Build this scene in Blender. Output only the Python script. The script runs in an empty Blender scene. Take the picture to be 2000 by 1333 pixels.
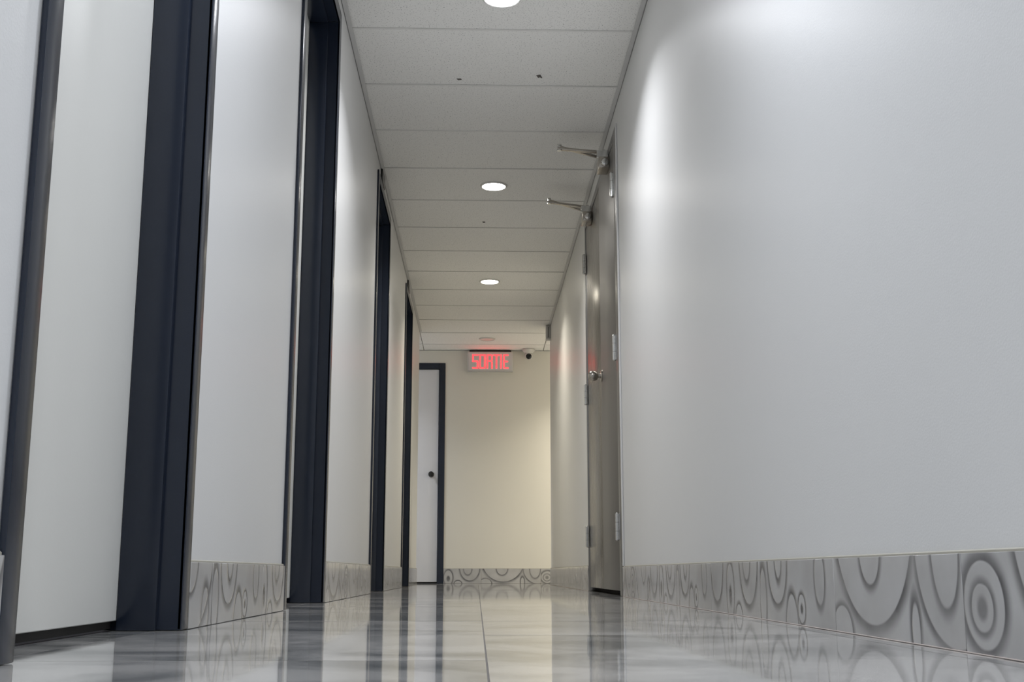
import bpy, bmesh, math, random
from mathutils import Vector, Matrix
random.seed(7)
S = bpy.context.scene
COL = S.collection

# ------------------------------------------------------------------ camera
cam_d = bpy.data.cameras.new('camera')
cam_d.sensor_width = 36.0
cam_d.lens = 2330.0 / 2000.0 * 36.0
cam_d.clip_start = 0.02
cam = bpy.data.objects.new('camera', cam_d)
cam.location = (0.0, 0.0, 0.109)
cam.rotation_euler = (math.pi / 2 + 0.19208, 0.0, -0.02883)
COL.objects.link(cam)
S.camera = cam

# ------------------------------------------------------------------ world, exposure
w = bpy.data.worlds.new('world'); S.world = w; w.use_nodes = True
w.node_tree.nodes['Background'].inputs[0].default_value = (0.02, 0.02, 0.022, 1)
w.node_tree.nodes['Background'].inputs[1].default_value = 1.0
S.view_settings.view_transform = 'Standard'
S.view_settings.look = 'None'
S.view_settings.gamma = 1.0
S.view_settings.use_curve_mapping = False
S.view_settings.exposure = 0.45
# the lamps' own light: (x, y, watts, colour), 0 = switched off
LAMP_COOL = (0.86, 0.905, 1.0)
LAMP_NEUTRAL = (0.94, 0.955, 1.0)
LAMP_MID = (1.0, 0.975, 0.93)
LAMP_WARM = (1.0, 0.93, 0.78)
LAMPS = [
    (0.09, 4.555, 11, LAMP_NEUTRAL, 'lit round white downlight cut by the top edge of the photo'),
    (0.09, 6.995, 9.5, LAMP_MID, 'lit round white downlight nearest the two door closers'),
    (0.09, 9.435, 8.5, LAMP_WARM, 'smallest lit round downlight, farthest one along the corridor ceiling'),
    (0.09, 11.875, 0, LAMP_WARM, 'switched-off round downlight cover just in front of the red exit sign'),
    (0.09, 2.115, 12.5, LAMP_COOL, 'lit round downlight above the first dark door frame'),
    (0.09, -0.325, 19, LAMP_COOL, 'lit round downlight over the start of the corridor'),
    (1.75, 11.875, 24, LAMP_WARM, 'lit round downlight in the side passage past the long wall'),
    (-1.7, 11.875, 11, LAMP_COOL, 'lit round downlight in the side passage by the white door'),
]

# ------------------------------------------------------------------ dimensions
XL, XR = -0.5755, 0.6917          # corridor wall faces
H = 2.44                          # ceiling tile face
YB = -1.9                         # wall behind the start
YE = 12.52                        # end wall face
YLE, YRE = 11.5, 11.3             # where the side walls stop at the cross passage
XW = 3.0                          # half width of the cross passage

# ------------------------------------------------------------------ material helpers
def new_mat(name):
    m = bpy.data.materials.new(name); m.use_nodes = True
    nt = m.node_tree
    return m, nt, nt.nodes['Principled BSDF']

def N(nt, typ, **kw):
    n = nt.nodes.new(typ)
    for k, v in kw.items():
        setattr(n, k, v)
    return n

def L(nt, a, b):
    nt.links.new(a, b)

def plain(name, col, rough=0.5, metal=0.0, spec=0.5, noise=0.0, nscale=6.0, bump=0.0, bscale=200.0, coat=0.0):
    m, nt, b = new_mat(name)
    b.inputs['Base Color'].default_value = (*col, 1)
    b.inputs['Roughness'].default_value = rough
    b.inputs['Metallic'].default_value = metal
    b.inputs['Specular IOR Level'].default_value = spec
    b.inputs['Coat Weight'].default_value = coat
    tc = N(nt, 'ShaderNodeTexCoord')
    if noise:
        nz = N(nt, 'ShaderNodeTexNoise'); nz.inputs['Scale'].default_value = nscale; nz.inputs['Detail'].default_value = 5
        L(nt, tc.outputs['Object'], nz.inputs['Vector'])
        mx = N(nt, 'ShaderNodeMix', data_type='RGBA')
        mx.inputs[6].default_value = (*[c * (1 - noise) for c in col], 1)
        mx.inputs[7].default_value = (*[min(1, c * (1 + noise)) for c in col], 1)
        L(nt, nz.outputs['Fac'], mx.inputs[0]); L(nt, mx.outputs[2], b.inputs['Base Color'])
    if bump:
        nz2 = N(nt, 'ShaderNodeTexNoise'); nz2.inputs['Scale'].default_value = bscale; nz2.inputs['Detail'].default_value = 3
        L(nt, tc.outputs['Object'], nz2.inputs['Vector'])
        bp = N(nt, 'ShaderNodeBump'); bp.inputs['Strength'].default_value = bump; bp.inputs['Distance'].default_value = 0.002
        L(nt, nz2.outputs['Fac'], bp.inputs['Height']); L(nt, bp.outputs['Normal'], b.inputs['Normal'])
    return m

def emit(name, col, strength):
    m, nt, b = new_mat(name)
    b.inputs['Base Color'].default_value = (*col, 1)
    b.inputs['Emission Color'].default_value = (*col, 1)
    b.inputs['Emission Strength'].default_value = strength
    return m

def marble(name, light, dark, rough, scale=2.2, stretch=(1, 1, 1)):
    m, nt, b = new_mat(name)
    tc = N(nt, 'ShaderNodeTexCoord'); oi = N(nt, 'ShaderNodeObjectInfo')
    mp = N(nt, 'ShaderNodeMapping'); mp.inputs['Scale'].default_value = stretch
    add = N(nt, 'ShaderNodeVectorMath', operation='ADD')
    sc = N(nt, 'ShaderNodeVectorMath', operation='SCALE'); sc.inputs[0].default_value = (37, 19, 53)
    L(nt, oi.outputs['Random'], sc.inputs['Scale'])
    L(nt, tc.outputs['Object'], mp.inputs['Vector']); L(nt, mp.outputs[0], add.inputs[0]); L(nt, sc.outputs[0], add.inputs[1])
    nz = N(nt, 'ShaderNodeTexNoise'); nz.inputs['Scale'].default_value = scale; nz.inputs['Detail'].default_value = 9
    nz.inputs['Roughness'].default_value = 0.62; nz.inputs['Distortion'].default_value = 1.4
    L(nt, add.outputs[0], nz.inputs['Vector'])
    r = N(nt, 'ShaderNodeValToRGB')
    e = r.color_ramp.elements
    e[0].position = 0.38; e[0].color = (*dark, 1); e[1].position = 0.60; e[1].color = (*light, 1)
    L(nt, nz.outputs['Fac'], r.inputs[0])
    L(nt, r.outputs[0], b.inputs['Base Color'])
    b.inputs['Roughness'].default_value = rough
    nz2 = N(nt, 'ShaderNodeTexNoise'); nz2.inputs['Scale'].default_value = 9; nz2.inputs['Detail'].default_value = 2
    L(nt, add.outputs[0], nz2.inputs['Vector'])
    bp = N(nt, 'ShaderNodeBump'); bp.inputs['Strength'].default_value = 0.06; bp.inputs['Distance'].default_value = 0.001
    L(nt, nz2.outputs['Fac'], bp.inputs['Height']); L(nt, bp.outputs['Normal'], b.inputs['Normal'])
    return m

def ringed_tile(name, rings):
    """light grey glazed wall tile printed with grey rings; rings: (u, v, ru, rv, width, filled)"""
    m, nt, b = new_mat(name)
    tc = N(nt, 'ShaderNodeTexCoord')
    nz = N(nt, 'ShaderNodeTexNoise'); nz.inputs['Scale'].default_value = 7; nz.inputs['Detail'].default_value = 4
    L(nt, tc.outputs['Object'], nz.inputs['Vector'])
    cur = None
    for (u, v, ru, rv, wd, fill) in rings:
        sub = N(nt, 'ShaderNodeVectorMath', operation='SUBTRACT'); sub.inputs[1].default_value = (u, 0, v)
        L(nt, tc.outputs['Object'], sub.inputs[0])
        mul = N(nt, 'ShaderNodeVectorMath', operation='MULTIPLY'); mul.inputs[1].default_value = (1 / ru, 0, 1 / rv)
        L(nt, sub.outputs[0], mul.inputs[0])
        ln = N(nt, 'ShaderNodeVectorMath', operation='LENGTH'); L(nt, mul.outputs[0], ln.inputs[0])
        mm = N(nt, 'ShaderNodeMath', operation='MULTIPLY_ADD'); mm.inputs[1].default_value = min(ru, rv); mm.inputs[2].default_value = -min(ru, rv)
        L(nt, ln.outputs['Value'], mm.inputs[0])
        o = N(nt, 'ShaderNodeMapRange', interpolation_type='SMOOTHSTEP')
        o.inputs['From Min'].default_value = 0.0; o.inputs['From Max'].default_value = wd * 1.6
        o.inputs['To Min'].default_value = 1.0; o.inputs['To Max'].default_value = 0.0
        L(nt, mm.outputs[0], o.inputs['Value'])
        out = o.outputs[0]
        if not fill:
            i = N(nt, 'ShaderNodeMapRange', interpolation_type='SMOOTHSTEP')
            i.inputs['From Min'].default_value = -0.0035; i.inputs['From Max'].default_value = 0.001
            L(nt, mm.outputs[0], i.inputs['Value'])
            pr = N(nt, 'ShaderNodeMath', operation='MULTIPLY'); L(nt, i.outputs[0], pr.inputs[0]); L(nt, out, pr.inputs[1])
            out = pr.outputs[0]
        if cur is None:
            cur = out
        else:
            mx = N(nt, 'ShaderNodeMath', operation='MAXIMUM'); L(nt, cur, mx.inputs[0]); L(nt, out, mx.inputs[1]); cur = mx.outputs[0]
    # the print fades and thickens along each ring
    vr = N(nt, 'ShaderNodeMapRange'); vr.inputs['From Min'].default_value = 0.3; vr.inputs['From Max'].default_value = 0.62
    vr.inputs['To Min'].default_value = 0.45; vr.inputs['To Max'].default_value = 1.0
    L(nt, nz.outputs['Fac'], vr.inputs['Value'])
    mu = N(nt, 'ShaderNodeMath', operation='MULTIPLY'); L(nt, cur, mu.inputs[0]); L(nt, vr.outputs[0], mu.inputs[1])
    r = N(nt, 'ShaderNodeValToRGB'); e = r.color_ramp.elements
    e[0].position = 0.3; e[0].color = (0.42, 0.41, 0.40, 1); e[1].position = 0.7; e[1].color = (0.52, 0.515, 0.51, 1)
    L(nt, nz.outputs['Fac'], r.inputs[0])
    mix = N(nt, 'ShaderNodeMix', data_type='RGBA'); mix.inputs[7].default_value = (0.105, 0.103, 0.105, 1)
    L(nt, mu.outputs[0], mix.inputs[0]); L(nt, r.outputs[0], mix.inputs[6])
    L(nt, mix.outputs[2], b.inputs['Base Color'])
    b.inputs['Roughness'].default_value = 0.12
    bp = N(nt, 'ShaderNodeBump'); bp.inputs['Strength'].default_value = 0.25; bp.inputs['Distance'].default_value = 0.002
    inv = N(nt, 'ShaderNodeMath', operation='MULTIPLY'); inv.inputs[1].default_value = -1
    L(nt, mu.outputs[0], inv.inputs[0]); L(nt, inv.outputs[0], bp.inputs['Height']); L(nt, bp.outputs['Normal'], b.inputs['Normal'])
    return m

def acoustic(name, col):
    m, nt, b = new_mat(name)
    tc = N(nt, 'ShaderNodeTexCoord')
    vo = N(nt, 'ShaderNodeTexNoise'); vo.inputs['Scale'].default_value = 160; vo.inputs['Detail'].default_value = 2
    L(nt, tc.outputs['Object'], vo.inputs['Vector'])
    r = N(nt, 'ShaderNodeValToRGB'); e = r.color_ramp.elements
    e[0].position = 0.30; e[0].color = (*[c * 0.45 for c in col], 1); e[1].position = 0.40; e[1].color = (*col, 1)
    L(nt, vo.outputs['Fac'], r.inputs[0]); L(nt, r.outputs[0], b.inputs['Base Color'])
    bp = N(nt, 'ShaderNodeBump'); bp.inputs['Strength'].default_value = 0.5; bp.inputs['Distance'].default_value = 0.002
    L(nt, vo.outputs['Fac'], bp.inputs['Height']); L(nt, bp.outputs['Normal'], b.inputs['Normal'])
    b.inputs['Roughness'].default_value = 0.9
    return m

def brushed(name, col, rough, aniso=0.0):
    m, nt, b = new_mat(name)
    tc = N(nt, 'ShaderNodeTexCoord'); mp = N(nt, 'ShaderNodeMapping'); mp.inputs['Scale'].default_value = (90, 90, 1.2)
    L(nt, tc.outputs['Object'], mp.inputs['Vector'])
    nz = N(nt, 'ShaderNodeTexNoise'); nz.inputs['Scale'].default_value = 2.0; nz.inputs['Detail'].default_value = 4
    L(nt, mp.outputs[0], nz.inputs['Vector'])
    r = N(nt, 'ShaderNodeMapRange'); r.inputs['To Min'].default_value = rough - 0.02; r.inputs['To Max'].default_value = rough + 0.03
    L(nt, nz.outputs['Fac'], r.inputs['Value']); L(nt, r.outputs[0], b.inputs['Roughness'])
    b.inputs['Base Color'].default_value = (*col, 1); b.inputs['Metallic'].default_value = 1.0
    return m

M = {}
M['wall'] = plain('satin_wall_paint', (0.72, 0.72, 0.71), 0.38, spec=0.28, noise=0.015, nscale=1.5, bump=0.10, bscale=260)
M['end_wall'] = plain('cream_wall_paint', (0.76, 0.735, 0.665), 0.45, noise=0.02, nscale=2, bump=0.10, bscale=260)
M['navy'] = plain('navy_steel_paint', (0.014, 0.020, 0.035), 0.24, noise=0.08, nscale=8, bump=0.03, bscale=150)
M['leaf'] = plain('pale_grey_door_paint', (0.70, 0.695, 0.655), 0.36, spec=0.3, noise=0.015, bump=0.06, bscale=220)
M['white_leaf'] = plain('white_door_paint', (0.72, 0.72, 0.74), 0.4, noise=0.01)
M['steel'] = brushed('brushed_steel', (0.26, 0.25, 0.238), 0.27)
M['steel_matte'] = brushed('worn_brushed_steel', (0.25, 0.243, 0.235), 0.44)
M['steel_frame'] = brushed('dull_steel', (0.27, 0.27, 0.275), 0.34)
M['chrome'] = plain('polished_steel', (0.70, 0.70, 0.69), 0.13, metal=1.0, noise=0.03)
M['nickel'] = plain('satin_nickel', (0.46, 0.43, 0.39), 0.22, metal=1.0, noise=0.03)
M['floor'] = marble('polished_marble', (0.53, 0.515, 0.49), (0.19, 0.195, 0.19), 0.045)
M['grout'] = plain('grey_grout', (0.16, 0.145, 0.13), 0.8, noise=0.1, nscale=40)
M['caulk'] = plain('cream_caulk', (0.42, 0.40, 0.34), 0.5, noise=0.05, nscale=30)
M['white_caulk'] = plain('white_caulk', (0.72, 0.72, 0.72), 0.4, noise=0.03, nscale=30)
M['tile'] = acoustic('acoustic_tile', (0.90, 0.893, 0.868))
M['tee'] = plain('white_grid_metal', (0.78, 0.775, 0.75), 0.5, noise=0.02)
M['angle'] = plain('grey_angle_metal', (0.60, 0.60, 0.59), 0.45, noise=0.02)
M['deck'] = plain('plenum_board', (0.10, 0.10, 0.10), 0.9, noise=0.05)
M['chip'] = plain('bare_grey_fibre', (0.12, 0.11, 0.10), 0.9, noise=0.2, nscale=60)
M['plastic'] = plain('white_plastic', (0.68, 0.67, 0.64), 0.4, noise=0.01)
M['black'] = plain('black_plastic', (0.012, 0.012, 0.012), 0.25, noise=0.05)
M['glass_black'] = plain('black_lens_glass', (0.005, 0.005, 0.005), 0.06, noise=0.05)
M['grey_metal'] = plain('grey_box_metal', (0.50, 0.50, 0.50), 0.4, noise=0.03)
M['sign_face'] = plain('sign_face_grey', (0.66, 0.66, 0.66), 0.35, noise=0.02)
M['red'] = emit('red_sign_light', (1.0, 0.03, 0.036), 2.7)
M['dark'] = plain('dark_gap_fill', (0.02, 0.018, 0.016), 0.8, noise=0.1)  # near black: painted shade under the doors, also sign plate and box slot

# ------------------------------------------------------------------ mesh helpers
class MB:
    def __init__(self):
        self.bm = bmesh.new()
    def box(self, x0, x1, y0, y1, z0, z1, bev=0.0, seg=1):
        t = bmesh.new()
        bmesh.ops.create_cube(t, size=1.0)
        for v in t.verts:
            v.co = Vector(((x0 + x1) / 2 + v.co.x * (x1 - x0), (y0 + y1) / 2 + v.co.y * (y1 - y0), (z0 + z1) / 2 + v.co.z * (z1 - z0)))
        if bev:
            bmesh.ops.bevel(t, geom=t.edges[:], offset=bev, segments=seg, profile=0.5, affect='EDGES')
        self._merge(t); return self
    def lathe(self, prof, axis='Z', origin=(0, 0, 0), seg=32, rot=None):
        """prof: (radius, height) pairs turned about an axis"""
        t = bmesh.new(); rings = []
        for r, h in prof:
            if r < 1e-6:
                rings.append([t.verts.new((0, 0, h))])
            else:
                rings.append([t.verts.new((r * math.cos(2 * math.pi * k / seg), r * math.sin(2 * math.pi * k / seg), h)) for k in range(seg)])
        for a, b in zip(rings[:-1], rings[1:]):
            for k in range(seg):
                va = [a[k % len(a)], a[(k + 1) % len(a)]]; vb = [b[(k + 1) % len(b)], b[k % len(b)]]
                f = []
                for v in va + vb:
                    if v not in f: f.append(v)
                if len(f) > 2: t.faces.new(f)
        if len(rings[0]) > 1: t.faces.new(rings[0][::-1])
        if len(rings[-1]) > 1: t.faces.new(rings[-1])
        if axis == 'X': mt = Matrix.Rotation(math.pi / 2, 4, 'Y')
        elif axis == '-X': mt = Matrix.Rotation(-math.pi / 2, 4, 'Y')
        elif axis == 'Y': mt = Matrix.Rotation(-math.pi / 2, 4, 'X')
        elif axis == '-Y': mt = Matrix.Rotation(math.pi / 2, 4, 'X')
        elif axis == '-Z': mt = Matrix.Rotation(math.pi, 4, 'X')
        else: mt = Matrix.Identity(4)
        if rot is not None: mt = rot @ mt
        t.transform(Matrix.Translation(origin) @ mt)
        for f in t.faces: f.smooth = True
        self._merge(t); return self
    def bar(self, a, b, wd, th, up=(0, 0, 1), bev=0.0015):
        """rectangular bar from a to b"""
        a, b = Vector(a), Vector(b); d = (b - a); ln = d.length; d.normalize()
        s = d.cross(Vector(up)).normalized(); u = s.cross(d)
        t = bmesh.new(); bmesh.ops.create_cube(t, size=1.0)
        for v in t.verts: v.co = Vector((v.co.x * ln, v.co.y * wd, v.co.z * th))
        if bev: bmesh.ops.bevel(t, geom=t.edges[:], offset=bev, segments=2, profile=0.5, affect='EDGES')
        m3 = Matrix((d, s, u)).transposed().to_4x4()
        t.transform(Matrix.Translation((a + b) / 2) @ m3)
        self._merge(t); return self
    def _merge(self, t):
        me = bpy.data.meshes.new('tmp'); bmesh.ops.recalc_face_normals(t, faces=t.faces[:]); t.to_mesh(me); t.free()
        self.bm.from_mesh(me); bpy.data.meshes.remove(me)
    def mesh(self, name, mat):
        me = bpy.data.meshes.new(name); self.bm.to_mesh(me); self.bm.free(); me.materials.append(M[mat] if isinstance(mat, str) else mat)
        me.set_sharp_from_angle(angle=math.radians(38))
        return me
    def build(self, name, mat, parent=None):
        return link(name, self.mesh(name, mat), parent)

def link(name, me, parent=None):
    o = bpy.data.objects.new(name, me); COL.objects.link(o)
    if parent: o.parent = parent
    return o

def tag(o, label, cat=None, group=None, kind=None):
    o['label'] = label
    if cat: o['category'] = cat
    if group: o['group'] = group
    if kind: o['kind'] = kind
    return o

def empty(name, loc=(0, 0, 0)):
    o = bpy.data.objects.new(name, None); COL.objects.link(o); o.location = loc; o.empty_display_size = 0.1
    return o

# ------------------------------------------------------------------ walls
DOORS_L = [(1.525, 2.365), (3.65, 4.51), (6.52, 7.38), (9.22, 10.08)]   # clear openings in the left wall
OH = 2.30        # opening height
JT = 0.02        # jamb thickness
TW = 0.14        # wall thickness
mb = MB()
y = YB
for a, b in DOORS_L:
    mb.box(XL - TW, XL, y, a - JT, 0, H + 0.06)
    mb.box(XL - TW, XL, a - JT, b + JT, OH + JT, H + 0.06)
    y = b + JT
mb.box(XL - TW, XL, y, YLE, 0, H + 0.06)
mb.box(-XW, XL - TW, YLE - 0.12, YLE, 0, H + 0.06)
tag(mb.build('wall_left', 'wall'), 'pale grey satin wall with the row of dark door frames', kind='structure')
RD0, RD1 = 5.70, 7.45      # outer edges of the steel door frame in the right wall
RH = 2.335
mb = MB()
mb.box(XR, XR + TW, YB, RD0, 0, H + 0.06)
mb.box(XR, XR + TW, RD0, RD1, RH, H + 0.06)
mb.box(XR, XR + TW, RD1, YRE, 0, H + 0.06)
mb.box(XR + TW, XW, YRE - 0.12, YRE, 0, H + 0.06)
tag(mb.build('wall_right', 'wall'), 'long pale grey satin wall with the steel double door', kind='structure')
ED0, ED1, EH = -1.27, -0.41, 2.235   # opening in the end wall
mb = MB()
mb.box(-XW, ED0 - JT, YE, YE + TW, 0, H + 0.06)
mb.box(ED0 - JT, ED1 + JT, YE, YE + TW, EH + JT, H + 0.06)
mb.box(ED1 + JT, XW, YE, YE + TW, 0, H + 0.06)
tag(mb.build('wall_end', 'end_wall'), 'cream end wall under the red exit sign', kind='structure')
tag(MB().box(XL - TW, XR + TW, YB - 0.12, YB, 0, H + 0.06).build('wall_back', 'wall'), 'plain grey wall closing the start of the corridor', kind='structure')
tag(MB().box(-XW - 0.12, -XW, YLE - 0.12, YE + TW, 0, H + 0.06).build('wall_passage_left', 'end_wall'), 'cream wall closing the side passage by the white door', kind='structure')
tag(MB().box(XW, XW + 0.12, YRE - 0.12, YE + TW, 0, H + 0.06).build('wall_passage_right', 'end_wall'), 'cream wall closing the brighter side passage', kind='structure')

# ------------------------------------------------------------------ floor: grout bed with polished tiles
mb = MB()
mb.box(XL - TW, XR + TW, YB - 0.12, YE + TW, -0.12, -0.0016)
mb.box(-XW - 0.12, XL - TW, YRE - 0.12, YE + TW, -0.12, -0.0016)
mb.box(XR + TW, XW + 0.12, YRE - 0.12, YE + TW, -0.12, -0.0016)
floor = tag(mb.build('floor', 'grout'), 'polished grey-white marble tile floor', kind='structure')
FT, FJ = 0.625, 0.0025
FX0, FY0 = 0.0125, 2.19           # one joint crossing
cache = {}
def floor_tile(x0, x1, y0, y1):
    key = (round(x1 - x0, 3), round(y1 - y0, 3))
    if key not in cache:
        a, b = key
        cache[key] = MB().box(-a / 2, a / 2, -b / 2, b / 2, -0.010, 0).mesh('floor_tile', 'floor')
    o = link('floor_tile', cache[key], floor)
    o.location = ((x0 + x1) / 2, (y0 + y1) / 2, random.uniform(-0.0002, 0.0001))
    o.rotation_euler = (random.uniform(-1, 1) * 0.0005, random.uniform(-1, 1) * 0.0004, 0)
for i in range(-6, 6):
    for j in range(-8, 18):
        x0, x1 = FX0 + i * FT + FJ / 2, FX0 + (i + 1) * FT - FJ / 2
        y0, y1 = FY0 + j * FT + FJ / 2, FY0 + (j + 1) * FT - FJ / 2
        if y1 > YLE - 0.1:
            lo, hi = -XW + 0.002, XW - 0.002
        else:
            lo, hi = XL - 0.125, XR + 0.02
        if y1 > YLE - 0.1 and (x1 < XL - TW or x0 > XR + TW):
            y0 = max(y0, YLE + 0.002)
        x0, x1, y0, y1 = max(x0, lo), min(x1, hi), max(y0, YB + 0.002), min(y1, YE + 0.02)
        if x1 - x0 > 0.01 and y1 - y0 > 0.01:
            floor_tile(x0, x1, y0, y1)

# ------------------------------------------------------------------ ceiling: deck, lay-in tiles, cross tees, wall angles
mb = MB()
mb.box(XL - TW, XR + TW, YB - 0.12, YE + TW, H + 0.06, H + 0.10)
mb.box(-XW - 0.12, XL - TW, YRE - 0.12, YE + TW, H + 0.06, H + 0.10)
mb.box(XR + TW, XW + 0.12, YRE - 0.12, YE + TW, H + 0.06, H + 0.10)
ceiling = tag(mb.build('ceiling', 'deck'), 'suspended ceiling of speckled grey-white acoustic tiles', kind='structure')
CY0, CT = 4.855, 0.61
cache2 = {}
tiles = {}
def ceil_tile(x0, x1, y0, y1, key=None):
    k = (round(x1 - x0, 3), round(y1 - y0, 3))
    if k not in cache2:
        cache2[k] = MB().box(-k[0] / 2, k[0] / 2, -k[1] / 2, k[1] / 2, 0, 0.015, bev=0.001).mesh('ceiling_tile', 'tile')
    o = link('ceiling_tile', cache2[k], ceiling); o.location = ((x0 + x1) / 2, (y0 + y1) / 2, H + random.uniform(0, 0.001))
    if key is not None: tiles[key] = o
TG = 0.003
for j in range(-11, 13):
    y0, y1 = CY0 + j * CT, CY0 + (j + 1) * CT
    if y1 < YB: continue
    y0c, y1c = max(y0, YB), min(y1, YE)
    if y1c - y0c > 0.02:
        ceil_tile(XL + 0.002, XR - 0.002, y0c + TG, y1c - TG, j)
    if y1c > YLE:
        ys = max(y0c + TG, YLE + 0.001)
        for xa, xb in ((-XW, -1.80), (-1.80, XL - 0.002), (XR + 0.002, 1.91), (1.91, XW)):
            if y1c - TG - ys > 0.02: ceil_tile(xa + TG, xb - TG, ys, y1c - TG)
    if YB < y0 < YE:
        wide = y0 > YLE
        c = MB().box(-XW if wide else XL + 0.001, XW if wide else XR - 0.001, y0 - 0.0065, y0 + 0.0065, H - 0.0035, H + 0.0, bev=0.0008).build('cross_tee', 'tee', ceiling)
# chips out of the tiles
def chip(key, x, y, pts, hgt=0.006):
    t = tiles[key]
    bm = bmesh.new()
    lo = [bm.verts.new((px, py, -hgt)) for px, py in pts]; hi = [bm.verts.new((px * 1.5, py * 1.5, 0.001)) for px, py in pts]
    bm.faces.new(lo[::-1]); bm.faces.new(hi)
    n = len(pts)
    for k in range(n): bm.faces.new((lo[k], lo[(k + 1) % n], hi[(k + 1) % n], hi[k]))
    bmesh.ops.recalc_face_normals(bm, faces=bm.faces[:])
    me = bpy.data.meshes.new('chip'); bm.to_mesh(me); bm.free(); me.materials.append(M['chip'])
    o = link('chip', me, t); o.location = (x - t.location.x, y - t.location.y, 0)
chip(0, 0.286, 5.345, [(-0.012, -0.004), (0.002, -0.010), (0.010, 0.016), (0.002, 0.004), (-0.006, 0.012)])
chip(0, -0.099, 5.394, [(-0.009, -0.004), (0.006, -0.005), (0.010, 0.003), (-0.004, 0.005)], 0.004)
chip(4, 0.033, 7.77, [(-0.007, -0.008), (0.006, -0.006), (0.007, 0.007), (-0.005, 0.008)], 0.004)
def angle_trim(name, xw, sgn, y0, y1, label):
    m_ = MB()
    m_.box(min(xw, xw + sgn * 0.022), max(xw, xw + sgn * 0.022), y0, y1, H - 0.006, H - 0.004, bev=0.0005)
    m_.box(min(xw, xw + sgn * 0.0025), max(xw, xw + sgn * 0.0025), y0, y1, H - 0.006, H + 0.02)
    return tag(m_.build(name, 'angle'), label, kind='structure')
angle_trim('trim_1', XL, 1, YB, YLE, 'thin grey metal angle between ceiling and wall with dark door frames')
angle_trim('trim_2', XR, -1, YB, YRE, 'thin grey metal angle between ceiling and long wall with steel doors')
tag(MB().box(-XW, XW, YE - 0.020, YE, H - 0.006, H - 0.004, bev=0.0005).build('trim_3', 'angle'), 'thin metal angle between ceiling and end wall', kind='structure')

# ------------------------------------------------------------------ tiled baseboards
RINGS = [
    ringed_tile('ring_tile_wide', [(0.39, 0.235, 0.215, 0.215, 0.020, 0), (0.40, 0.150, 0.055, 0.062, 0.012, 0), (0.03, 0.155, 0.150, 0.155, 0.014, 0),
                                   (0.06, 0.145, 0.052, 0.088, 0.010, 0), (0.19, 0.020, 0.018, 0.045, 0.010, 0), (0.57, 0.0, 0.06, 0.05, 0.01, 0)]),
    ringed_tile('ring_tile_target', [(0.55, 0.062, 0.010, 0.010, 0.008, 1), (0.55, 0.062, 0.036, 0.033, 0.009, 0), (0.545, 0.066, 0.066, 0.060, 0.016, 0),
                                     (0.22, 0.20, 0.23, 0.225, 0.016, 0), (0.20, 0.14, 0.06, 0.07, 0.010, 0), (0.06, 0.03, 0.03, 0.05, 0.012, 0)]),
    ringed_tile('ring_tile_drops', [(0.10, 0.10, 0.035, 0.055, 0.010, 0), (0.24, 0.035, 0.028, 0.030, 0.008, 0), (0.24, 0.035, 0.006, 0.006, 0.006, 1), (0.44, 0.14, 0.085, 0.10, 0.013, 0),
                                    (0.43, 0.15, 0.03, 0.055, 0.009, 0), (0.32, -0.02, 0.05, 0.085, 0.010, 0), (0.58, 0.05, 0.03, 0.07, 0.011, 0)]),
    ringed_tile('ring_tile_waves', [(0.12, 0.16, 0.10, 0.13, 0.014, 0), (0.14, 0.15, 0.04, 0.06, 0.010, 0), (0.34, 0.06, 0.045, 0.075, 0.011, 0), (0.34, 0.05, 0.011, 0.018, 0.008, 1),
                                    (0.52, 0.17, 0.09, 0.14, 0.014, 0), (0.24, -0.01, 0.04, 0.04, 0.009, 0)]),
]
BL = 0.613
bcache = {}
def base_tile(parent, var, ln, ht, loc, rz):
    k = (var, round(ln, 3), ht)
    if k not in bcache:
        bcache[k] = MB().box(0.001, ln - 0.001, 0.0004, 0.0096, 0.0008, ht, bev=0.0007).mesh('baseboard_tile', RINGS[var])
    o = link('baseboard_tile', bcache[k], parent); o.location = loc; o.rotation_euler = (0, 0, rz)
def baseboard(name, label, runs):
    """runs: (side, from, to, height, first joint, variants)"""
    m_ = MB()
    for side, a, b, ht, j0, vs in runs:
        if side == 'R': m_.box(XR - 0.0065, XR - 0.0003, a, b, 0, ht + 0.005, bev=0.002)
        if side == 'L': m_.box(XL + 0.0003, XL + 0.0065, a, b, 0, ht + 0.005, bev=0.002)
        if side == 'E': m_.box(a, b, YE - 0.0065, YE - 0.0003, 0, ht + 0.005, bev=0.002)
    o = tag(m_.build(name, 'caulk'), label, kind='structure')
    for side, a, b, ht, j0, vs in runs:
        k = math.floor((a - j0) / BL)
        while j0 + k * BL < b - 0.005:
            s, e = max(a, j0 + k * BL), min(b, j0 + (k + 1) * BL)
            v = vs[k % len(vs)]
            if e - s > 0.01:
                if side == 'R': base_tile(o, v, e - s, ht, (XR - 0.0005, s, 0), math.pi / 2)
                if side == 'L': base_tile(o, v, e - s, ht, (XL + 0.0005, e, 0), -math.pi / 2)
                if side == 'E': base_tile(o, v, e - s, ht, (e, YE - 0.0005, 0), math.pi)
            k += 1
CW = 0.055   # casing width
baseboard('baseboard_right', 'grey ring-patterned tile baseboard under the long wall', [
    ('R', YB, RD0 - 0.032, 0.136, 1.692, [0, 2, 3, 2, 3, 1]), ('R', RD1 + 0.002, YRE, 0.150, RD1, [1, 2, 3, 0])])
M['pink_grout'] = plain('pinkish_grout', (0.46, 0.40, 0.365), 0.6, noise=0.08, nscale=30)
for a_, b_ in ((YB, RD0 - 0.032), (RD1 + 0.002, YRE)):
    MB().box(XR - 0.0128, XR - 0.0098, a_, b_, 0.0002, 0.0018, bev=0.0005).build('caulk_bead', 'pink_grout', bpy.data.objects['baseboard_right'])
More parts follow.
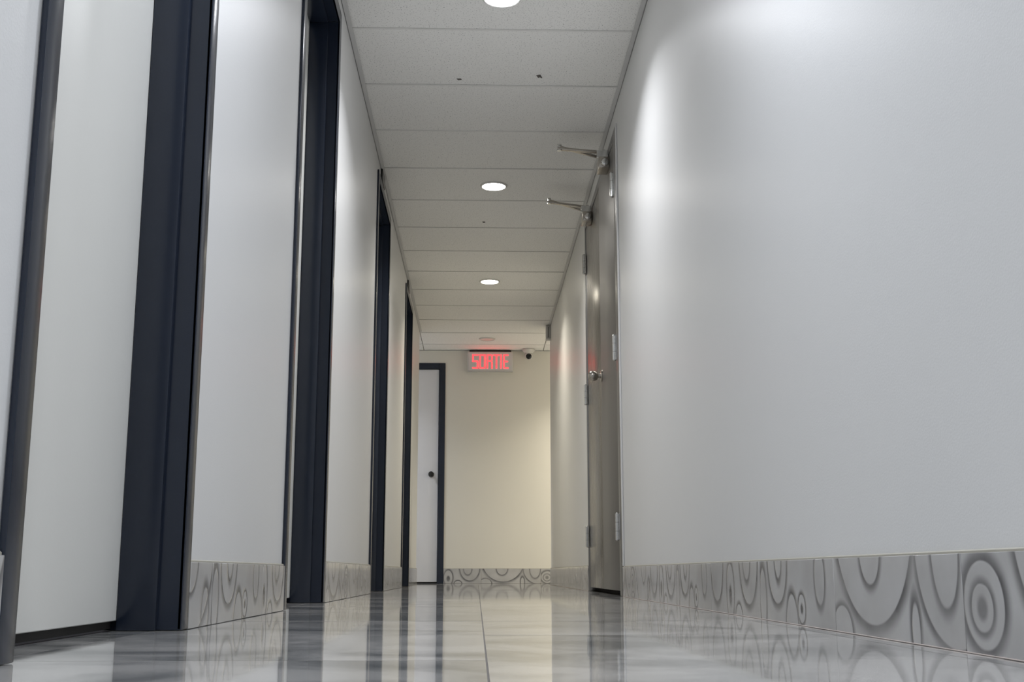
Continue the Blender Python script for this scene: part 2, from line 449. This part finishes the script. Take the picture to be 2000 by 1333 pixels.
baseboard('baseboard_left', 'grey ring-patterned tile baseboard between the dark door frames', [
    ('L', YB, DOORS_L[0][0] - CW, 0.130, 0.3, [0, 1, 2, 3]),
    ('L', DOORS_L[0][1] + CW, DOORS_L[1][0] - CW, 0.130, 2.62, [2, 3, 1]),
    ('L', DOORS_L[1][1] + CW, DOORS_L[2][0] - CW, 0.148, 4.6, [0, 1, 2, 3]),
    ('L', DOORS_L[2][1] + CW, DOORS_L[3][0] - CW, 0.148, 7.5, [3, 1, 0, 2]),
    ('L', DOORS_L[3][1] + CW, YLE, 0.148, 10.2, [2, 0])])
baseboard('baseboard_end', 'pale ring-patterned tile baseboard along the end wall', [
    ('E', ED1 + 0.065, XW, 0.150, 0.045, [0, 1, 2, 3]), ('E', -XW, ED0 - 0.065, 0.150, 0.045, [0, 1])])

# ------------------------------------------------------------------ dark framed doors in the left wall
PR = 0.010           # casing stands proud of the wall
LX = -0.687          # front face of the leaf
def left_door(name, a, b, label, bracket):
    d = empty(name, (XL, a, 0))
    inv = Matrix.Translation((-XL, -a, 0))
    def put(m_, nm, mat):
        m_.bm.transform(inv); return m_.build(nm, mat, d)
    for s, yy in ((-1, a), (1, b)):
        m_ = MB()
        y0, y1 = sorted((yy, yy + s * CW))
        m_.box(XL + 0.0006, XL + PR, y0, y1, 0.001, OH + CW, bev=0.0025, seg=2)                       # casing face
        y0, y1 = sorted((yy, yy + s * (JT - 0.001)))
        m_.box(XL - TW + 0.001, XL + PR - 0.0005, y0, y1, 0.001, OH, bev=0.0015)                      # reveal
        y0, y1 = sorted((yy, yy - s * 0.014))
        m_.box(LX + 0.001, -0.612, y0 , y1, 0.001, OH - 0.014, bev=0.0015, seg=2)                     # stop
        put(m_, 'jamb', 'navy')
    m_ = MB()
    m_.box(XL + 0.0006, XL + PR - 0.0004, a + 0.0005, b - 0.0005, OH, OH + CW, bev=0.0025, seg=2)
    m_.box(XL - TW + 0.001, XL + PR - 0.0005, a + 0.0005, b - 0.0005, OH, OH + JT - 0.001)
    m_.box(LX + 0.001, -0.612, a + 0.0145, b - 0.0145, OH - 0.014, OH, bev=0.0015, seg=2)
    put(m_, 'head', 'navy')
    m_ = MB(); m_.box(LX - 0.044, LX, a + 0.003, b - 0.003, 0.019, OH - 0.003, bev=0.0015)
    put(m_, 'leaf', 'leaf')
    m_ = MB(); m_.box(LX - 0.03, LX - 0.012, a + 0.004, b - 0.004, 0.004, 0.019)  # dark strip fills the gap under the leaf, standing for its shade
    put(m_, 'gap_shade_strip', 'dark')
    if bracket:  # plain black block between head and ceiling, purpose not known
        m_ = MB(); m_.box(XL + 0.0006, XL + 0.012, a + 0.16, a + 0.34, OH + CW + 0.004, H - 0.008, bev=0.002)
        put(m_, 'head_black_block', 'black')
    tag(d, label, kind='structure')
    return d
left_door('door_1', *DOORS_L[0], 'pale grey door in a navy steel frame, nearest in the row', False)
left_door('door_2', *DOORS_L[1], 'second navy steel door frame, cut by the top edge of the photo', False)
left_door('door_3', *DOORS_L[2], 'third navy steel door frame along the corridor', True)
left_door('door_4', *DOORS_L[3], 'fourth and farthest navy door frame before the side passage', True)

# ------------------------------------------------------------------ white door in the end wall
d = empty('door_5', (0, YE, 0)); inv = Matrix.Translation((0, -YE, 0))
for s, xx in ((-1, ED0), (1, ED1)):
    m_ = MB()
    x0, x1 = sorted((xx, xx + s * 0.065)); m_.box(x0, x1, YE - 0.012, YE - 0.0006, 0.001, EH + 0.065, bev=0.002)
    x0, x1 = sorted((xx, xx + s * (JT - 0.001))); m_.box(x0, x1, YE - 0.011, YE + TW - 0.01, 0.001, EH, bev=0.001)
    m_.bm.transform(inv); m_.build('jamb', 'navy', d)
m_ = MB(); m_.box(ED0, ED1, YE - 0.0115, YE - 0.0006, EH, EH + 0.065, bev=0.002); m_.box(ED0, ED1, YE - 0.011, YE + TW - 0.01, EH, EH + JT - 0.001)
m_.bm.transform(inv); m_.build('head', 'navy', d)
m_ = MB(); m_.box(ED0 + 0.003, ED1 - 0.003, YE + 0.012, YE + 0.056, 0.016, EH - 0.003, bev=0.002); m_.bm.transform(inv); leaf = m_.build('leaf', 'white_leaf', d)
m_ = MB().lathe([(0.030, 0), (0.030, 0.006), (0.012, 0.010), (0.011, 0.030), (0.022, 0.036), (0.029, 0.050), (0.026, 0.063), (0.012, 0.068), (0, 0.0685)], '-Y', (ED1 - 0.074, YE + 0.012, 1.12))
m_.bm.transform(inv); m_.build('knob', 'black', leaf)
m_ = MB(); m_.box(ED0 + 0.004, ED1 - 0.004, YE + 0.02, YE + 0.04, 0.003, 0.016); m_.bm.transform(inv); m_.build('gap_shade_strip', 'dark', d)  # painted shade: near-black strip in the gap below the white leaf
tag(d, 'white door with black knob in the end wall beside the exit sign', kind='structure')

# ------------------------------------------------------------------ steel double door in the right wall
d = empty('door_6', (XR, RD0, 0)); inv = Matrix.Translation((-XR, -RD0, 0))
def putd(m_, nm, mat, par=None):
    m_.bm.transform(inv); return m_.build(nm, mat, par or d)
FA, FM, FB = 5.805, 6.508, 7.400     # hinge edge, meeting line, far hinge edge
LT = 2.285                           # leaf top
m_ = MB(); m_.box(XR - 0.007, XR + 0.10, RD0 + 0.001, FA - 0.003, 0.001, RH - 0.001, bev=0.003, seg=2); putd(m_, 'jamb', 'steel_frame')
m_ = MB(); m_.box(XR - 0.007, XR + 0.10, FB + 0.003, RD1 - 0.001, 0.001, RH - 0.001, bev=0.003, seg=2); putd(m_, 'jamb', 'steel_frame')
m_ = MB(); m_.box(XR - 0.0065, XR + 0.10, FA - 0.003, FB + 0.003, LT + 0.004, RH - 0.001, bev=0.003, seg=2); putd(m_, 'head', 'steel_frame')
m_ = MB(); m_.box(XR - 0.008, XR - 0.0002, RD0 - 0.028, RD0 + 0.001, 0.14, RH, bev=0.003, seg=2); putd(m_, 'caulk_bead', 'white_caulk')
AJAR = math.radians(0.7)              # the near leaf is not quite shut
def ajar(o):
    o.matrix_basis = Matrix.Translation((0, FA - RD0, 0)) @ Matrix.Rotation(AJAR, 4, 'Z') @ Matrix.Translation((0, RD0 - FA, 0))
m_ = MB(); m_.box(XR - 0.002, XR + 0.043, FA, FM - 0.004, 0.024, LT, bev=0.002, seg=2); leafA = putd(m_, 'leaf', 'steel_matte'); ajar(leafA)
m_ = MB(); m_.box(XR - 0.002, XR + 0.043, FM + 0.002, FB, 0.024, LT, bev=0.002, seg=2); leafB = putd(m_, 'leaf', 'steel')
leafA['label'] = 'near leaf of the steel double door, with the knob'
leafB['label'] = 'far leaf of the steel double door'
m_ = MB(); m_.box(XR + 0.05, XR + 0.09, FA, FB, 0.001, 0.03); putd(m_, 'gap_shade_back', 'dark')  # shade under both leaves, put in as a near-black strip
def hinge(yc, z0, z1):
    m_ = MB(); n = 3; xx = XR - 0.0165; ln = (z1 - z0) / n
    prof = [(0, z0 - 0.004), (0.006, z0 - 0.004), (0.0085, z0)]
    for k in range(n):
        prof += [(0.0095, z0 + k * ln + 0.001), (0.0095, z0 + (k + 1) * ln - 0.001), (0.0078, z0 + (k + 1) * ln)]
    prof += [(0.006, z1 + 0.004), (0, z1 + 0.004)]
    m_.lathe(prof, 'Z', (xx, yc, 0), seg=16)
    m_.box(XR - 0.0095, XR - 0.006, yc - 0.022, yc + 0.022, z0, z1, bev=0.0008)
    putd(m_, 'hinge', 'chrome')
for z0, z1 in ((1.99, 2.115), (1.145, 1.27), (0.265, 0.39)):
    hinge(FA - 0.002, z0, z1); hinge(FB + 0.002, z0, z1)
# ball knob on the near leaf, by the meeting line
kz = 1.172; ky = 6.455
m_ = MB()
m_.lathe([(0.034, 0), (0.034, 0.004), (0.030, 0.008), (0.013, 0.010), (0.0125, 0.022), (0.020, 0.027), (0.0265, 0.036), (0.0285, 0.050), (0.0265, 0.064), (0.019, 0.073), (0.009, 0.0775), (0, 0.078)], '-X', (XR - 0.002, ky, kz), seg=32)
putd(m_, 'knob', 'nickel', leafA)
tag(d, 'brushed steel double door with chrome hinges and ball knob', kind='structure')

# ------------------------------------------------------------------ overhead door closers
def closer(yb, label, flip, elbow_dy):
    """body on the door leaf, two folded arms reaching out over the corridor"""
    c = empty('door_closer', (XR, yb, 2.22)); inv_ = Matrix.Translation((-XR, -yb, -2.22))
    def pc(m_, nm, mat, par=None):
        m_.bm.transform(inv_); return m_.build(nm, mat, par or c)
    xf = XR - 0.0025
    body = pc(MB().box(xf - 0.058, xf, yb, yb + 0.125, 2.212, 2.274, bev=0.006, seg=3), 'body', 'nickel')
    # end cap with the valve screw, facing down the corridor
    pc(MB().lathe([(0.021, 0), (0.021, 0.010), (0.017, 0.016), (0.009, 0.018), (0, 0.018)], '-Y', (xf - 0.026, yb + 0.001, 2.240), seg=24), 'end_cap', 'chrome')
    py = yb + 0.07; px = xf - 0.029
    pc(MB().lathe([(0.016, 0), (0.016, 0.012), (0.012, 0.016), (0.012, 0.052), (0.0155, 0.054), (0.0155, 0.060), (0, 0.062)], 'Z', (px, py, 2.272), seg=20), 'spindle', 'chrome')
    ez = 2.338
    ex, ey = 0.428, yb + elbow_dy
    pc(MB().bar((px + 0.014, py, 2.318), (ex - 0.010, ey, ez), 0.026, 0.012), 'main_arm', 'nickel')
    # forearm back to the shoe on the frame head
    sx, sy = XR - 0.030, yb + 0.16
    fa = pc(MB().bar((ex, ey, ez + 0.010), (sx, sy, 2.322), 0.020, 0.011), 'forearm', 'nickel')
    pc(MB().lathe([(0.013, 0), (0.013, 0.005), (0.010, 0.007), (0.010, 0.028), (0.0125, 0.030), (0.0125, 0.036), (0, 0.038)], 'Z', (ex, ey, ez - 0.012), seg=18), 'elbow_pin', 'chrome')
    m_ = MB().box(XR - 0.044, XR - 0.0072, sy - 0.03, sy + 0.03, 2.300, 2.332, bev=0.003, seg=2)
    pc(m_, 'shoe', 'chrome')
    # upright bracket plate at the near end of the body
    m_ = MB().box(xf - 0.066, XR - 0.0075, yb + 0.018, yb + 0.032, 2.270, 2.314, bev=0.002)
    pc(m_, 'bracket', 'chrome')
    tag(c, label, 'door closer', 'door closers on the steel double door')
    return c
closer(5.99, 'steel door closer with open arm on the near leaf, by the upper hinge', 1, 0.07)
closer(6.965, 'steel door closer with open arm on the far leaf of the steel door', -1, 0.03)

# ------------------------------------------------------------------ downlights
def downlight(x, yy, st, col, label, idx):
    o = empty('downlight', (x, yy, H))
    MB().lathe([(0.0, -0.0015), (0.070, -0.0015), (0.070, -0.008), (0.0745, -0.0095), (0.082, -0.005), (0.084, -0.0003), (0, -0.0003)], 'Z', seg=48).build('trim_ring', 'plastic', o)
    if st:
        mat = emit('lamp_lens_%d' % idx, col, 28.0)
        ld = bpy.data.lights.new('lamp_light', 'AREA'); ld.shape = 'DISK'; ld.size = 0.13; ld.spread = math.radians(130)
        ld.energy = st; ld.color = col
        lo = bpy.data.objects.new('lamp_light', ld); COL.objects.link(lo); lo.parent = o; lo.location = (0, 0, -0.0115)
    else:
        mat = M['plastic']
    MB().lathe([(0, -0.0072), (0.050, -0.0068), (0.0693, -0.0055), (0.0693, -0.0020), (0, -0.0020)], 'Z', seg=48).build('lens', mat, o)
    tag(o, label, 'downlight', 'round downlights in the ceiling')
for i, (x, yy, st, col, lab) in enumerate(LAMPS):
    downlight(x, yy, st, col, lab, i)

# ------------------------------------------------------------------ illuminated exit sign
sg = empty('exit_sign', (0.129, YE, 2.204))
inv = Matrix.Translation((-0.129, -YE, -2.204))
def ps(m_, nm, mat, par=None):
    m_.bm.transform(inv); return m_.build(nm, mat, par or sg)
SX0, SX1, SZ0, SZ1 = -0.113, 0.371, 2.204, 2.416
SY = YE - 0.062
ps(MB().box(SX0, SX1, SY, YE - 0.0005, SZ0, SZ1, bev=0.006, seg=2), 'housing', 'plastic')
ps(MB().box(SX0 + 0.012, SX1 - 0.012, SY - 0.003, SY + 0.001, SZ0 + 0.012, SZ1 - 0.012, bev=0.001), 'face_plate', 'sign_face')
ps(MB().box(SX0 + 0.02, SX1 - 0.02, SY + 0.012, YE - 0.004, SZ1, H - 0.0065), 'mounting_plate', 'dark')
ps(MB().box(SX0 + 0.004, SX1 - 0.004, SY - 0.002, SY + 0.004, SZ0 - 0.004, SZ0 + 0.006, bev=0.001), 'lower_rail', 'grey_metal')
LZ0, LZ1, LW, TH_ = 2.234, 2.386, 0.052, 0.0138
def letter(ch, x, w_):
    m_ = MB(); y0, y1 = SY - 0.0045, SY - 0.0028
    t = TH_; hz = (LZ0 + LZ1) / 2
    def r(x0, x1, z0, z1): m_.box(x + x0, x + x1, y0, y1, z0, z1)
    if ch == 'S':
        r(0, w_, LZ1 - t, LZ1); r(0, w_, hz - t / 2, hz + t / 2); r(0, w_, LZ0, LZ0 + t)
        r(0, t, hz + t / 2, LZ1 - t); r(w_ - t, w_, LZ0 + t, hz - t / 2)
    elif ch == 'O':
        r(0, t, LZ0, LZ1); r(w_ - t, w_, LZ0, LZ1); r(t, w_ - t, LZ1 - t, LZ1); r(t, w_ - t, LZ0, LZ0 + t)
    elif ch == 'R':
        r(0, t, LZ0, LZ1); r(t, w_ - t, LZ1 - t, LZ1); r(t, w_ - t, hz - t / 2 + 0.004, hz + t / 2 + 0.004)
        r(w_ - t, w_, hz + t / 2 + 0.004, LZ1 - 0.004); r(w_ - t, w_, LZ0, hz - t / 2 + 0.004)
    elif ch == 'T':
        r(0, w_, LZ1 - t, LZ1); r(w_ / 2 - t / 2, w_ / 2 + t / 2, LZ0, LZ1 - t)
    elif ch == 'I':
        r(0, t, LZ0, LZ1)
    elif ch == 'E':
        r(0, t, LZ0, LZ1); r(t, w_, LZ1 - t, LZ1); r(t, w_ * 0.9, hz - t / 2, hz + t / 2); r(t, w_, LZ0, LZ0 + t)
    o = ps(m_, 'letter', 'red'); o['label'] = 'glowing red letter ' + ch
for ch, x, w_ in (('S', -0.062, 0.063), ('O', 0.014, 0.063), ('R', 0.091, 0.063), ('T', 0.163, 0.062), ('I', 0.236, 0.018), ('E', 0.267, 0.054)):
    letter(ch, x, w_)
tag(sg, 'lit exit sign reading SORTIE in red letters on the end wall', 'exit sign')

# ------------------------------------------------------------------ turret security camera
c = empty('security_camera', (0.535, YE - 0.09, H - 0.004))
MB().lathe([(0.066, 0), (0.066, -0.010), (0.060, -0.020), (0.050, -0.030), (0.046, -0.036), (0, -0.036)], 'Z', seg=40).build('base', 'plastic', c)
tilt = Matrix.Rotation(math.radians(12), 4, 'X')
bz = -0.072
MB().lathe([(0, -0.040), (0.016, -0.0385), (0.028, -0.031), (0.037, -0.018), (0.041, 0), (0.040, 0.012), (0.0365, 0.024), (0.034, 0.030), (0.031, 0.031)], '-Y', (0, 0, bz), seg=40, rot=tilt).build('ball', 'plastic', c)
MB().lathe([(0, 0.024), (0.029, 0.024), (0.0305, 0.0315), (0.027, 0.034), (0.014, 0.0365), (0, 0.037)], '-Y', (0, 0, bz), seg=36, rot=tilt).build('lens_cover', 'glass_black', c)
MB().lathe([(0.046, 0.000), (0.0455, -0.008), (0.042, -0.014), (0.036, -0.014), (0.036, 0)], 'Z', (0, 0, -0.032), seg=40).build('collar', 'plastic', c)
tag(c, 'white turret security camera with black lens under the ceiling', 'security camera')

# ------------------------------------------------------------------ small wall box at the far corner
c = empty('wall_box', (XR, 11.20, 2.302))
MB().box(-0.040, -0.0005, -0.055, 0.055, 0, 0.128, bev=0.003, seg=2).build('body', 'grey_metal', c)
MB().box(-0.045, -0.040, -0.058, 0.058, -0.003, 0.131, bev=0.0015).build('cover', 'sign_face', c)
MB().box(-0.024, -0.019, -0.057, -0.0545, 0.012, 0.116).build('slot', 'dark', c)
tag(c, 'small grey metal box high on the wall corner near the security camera', 'box')
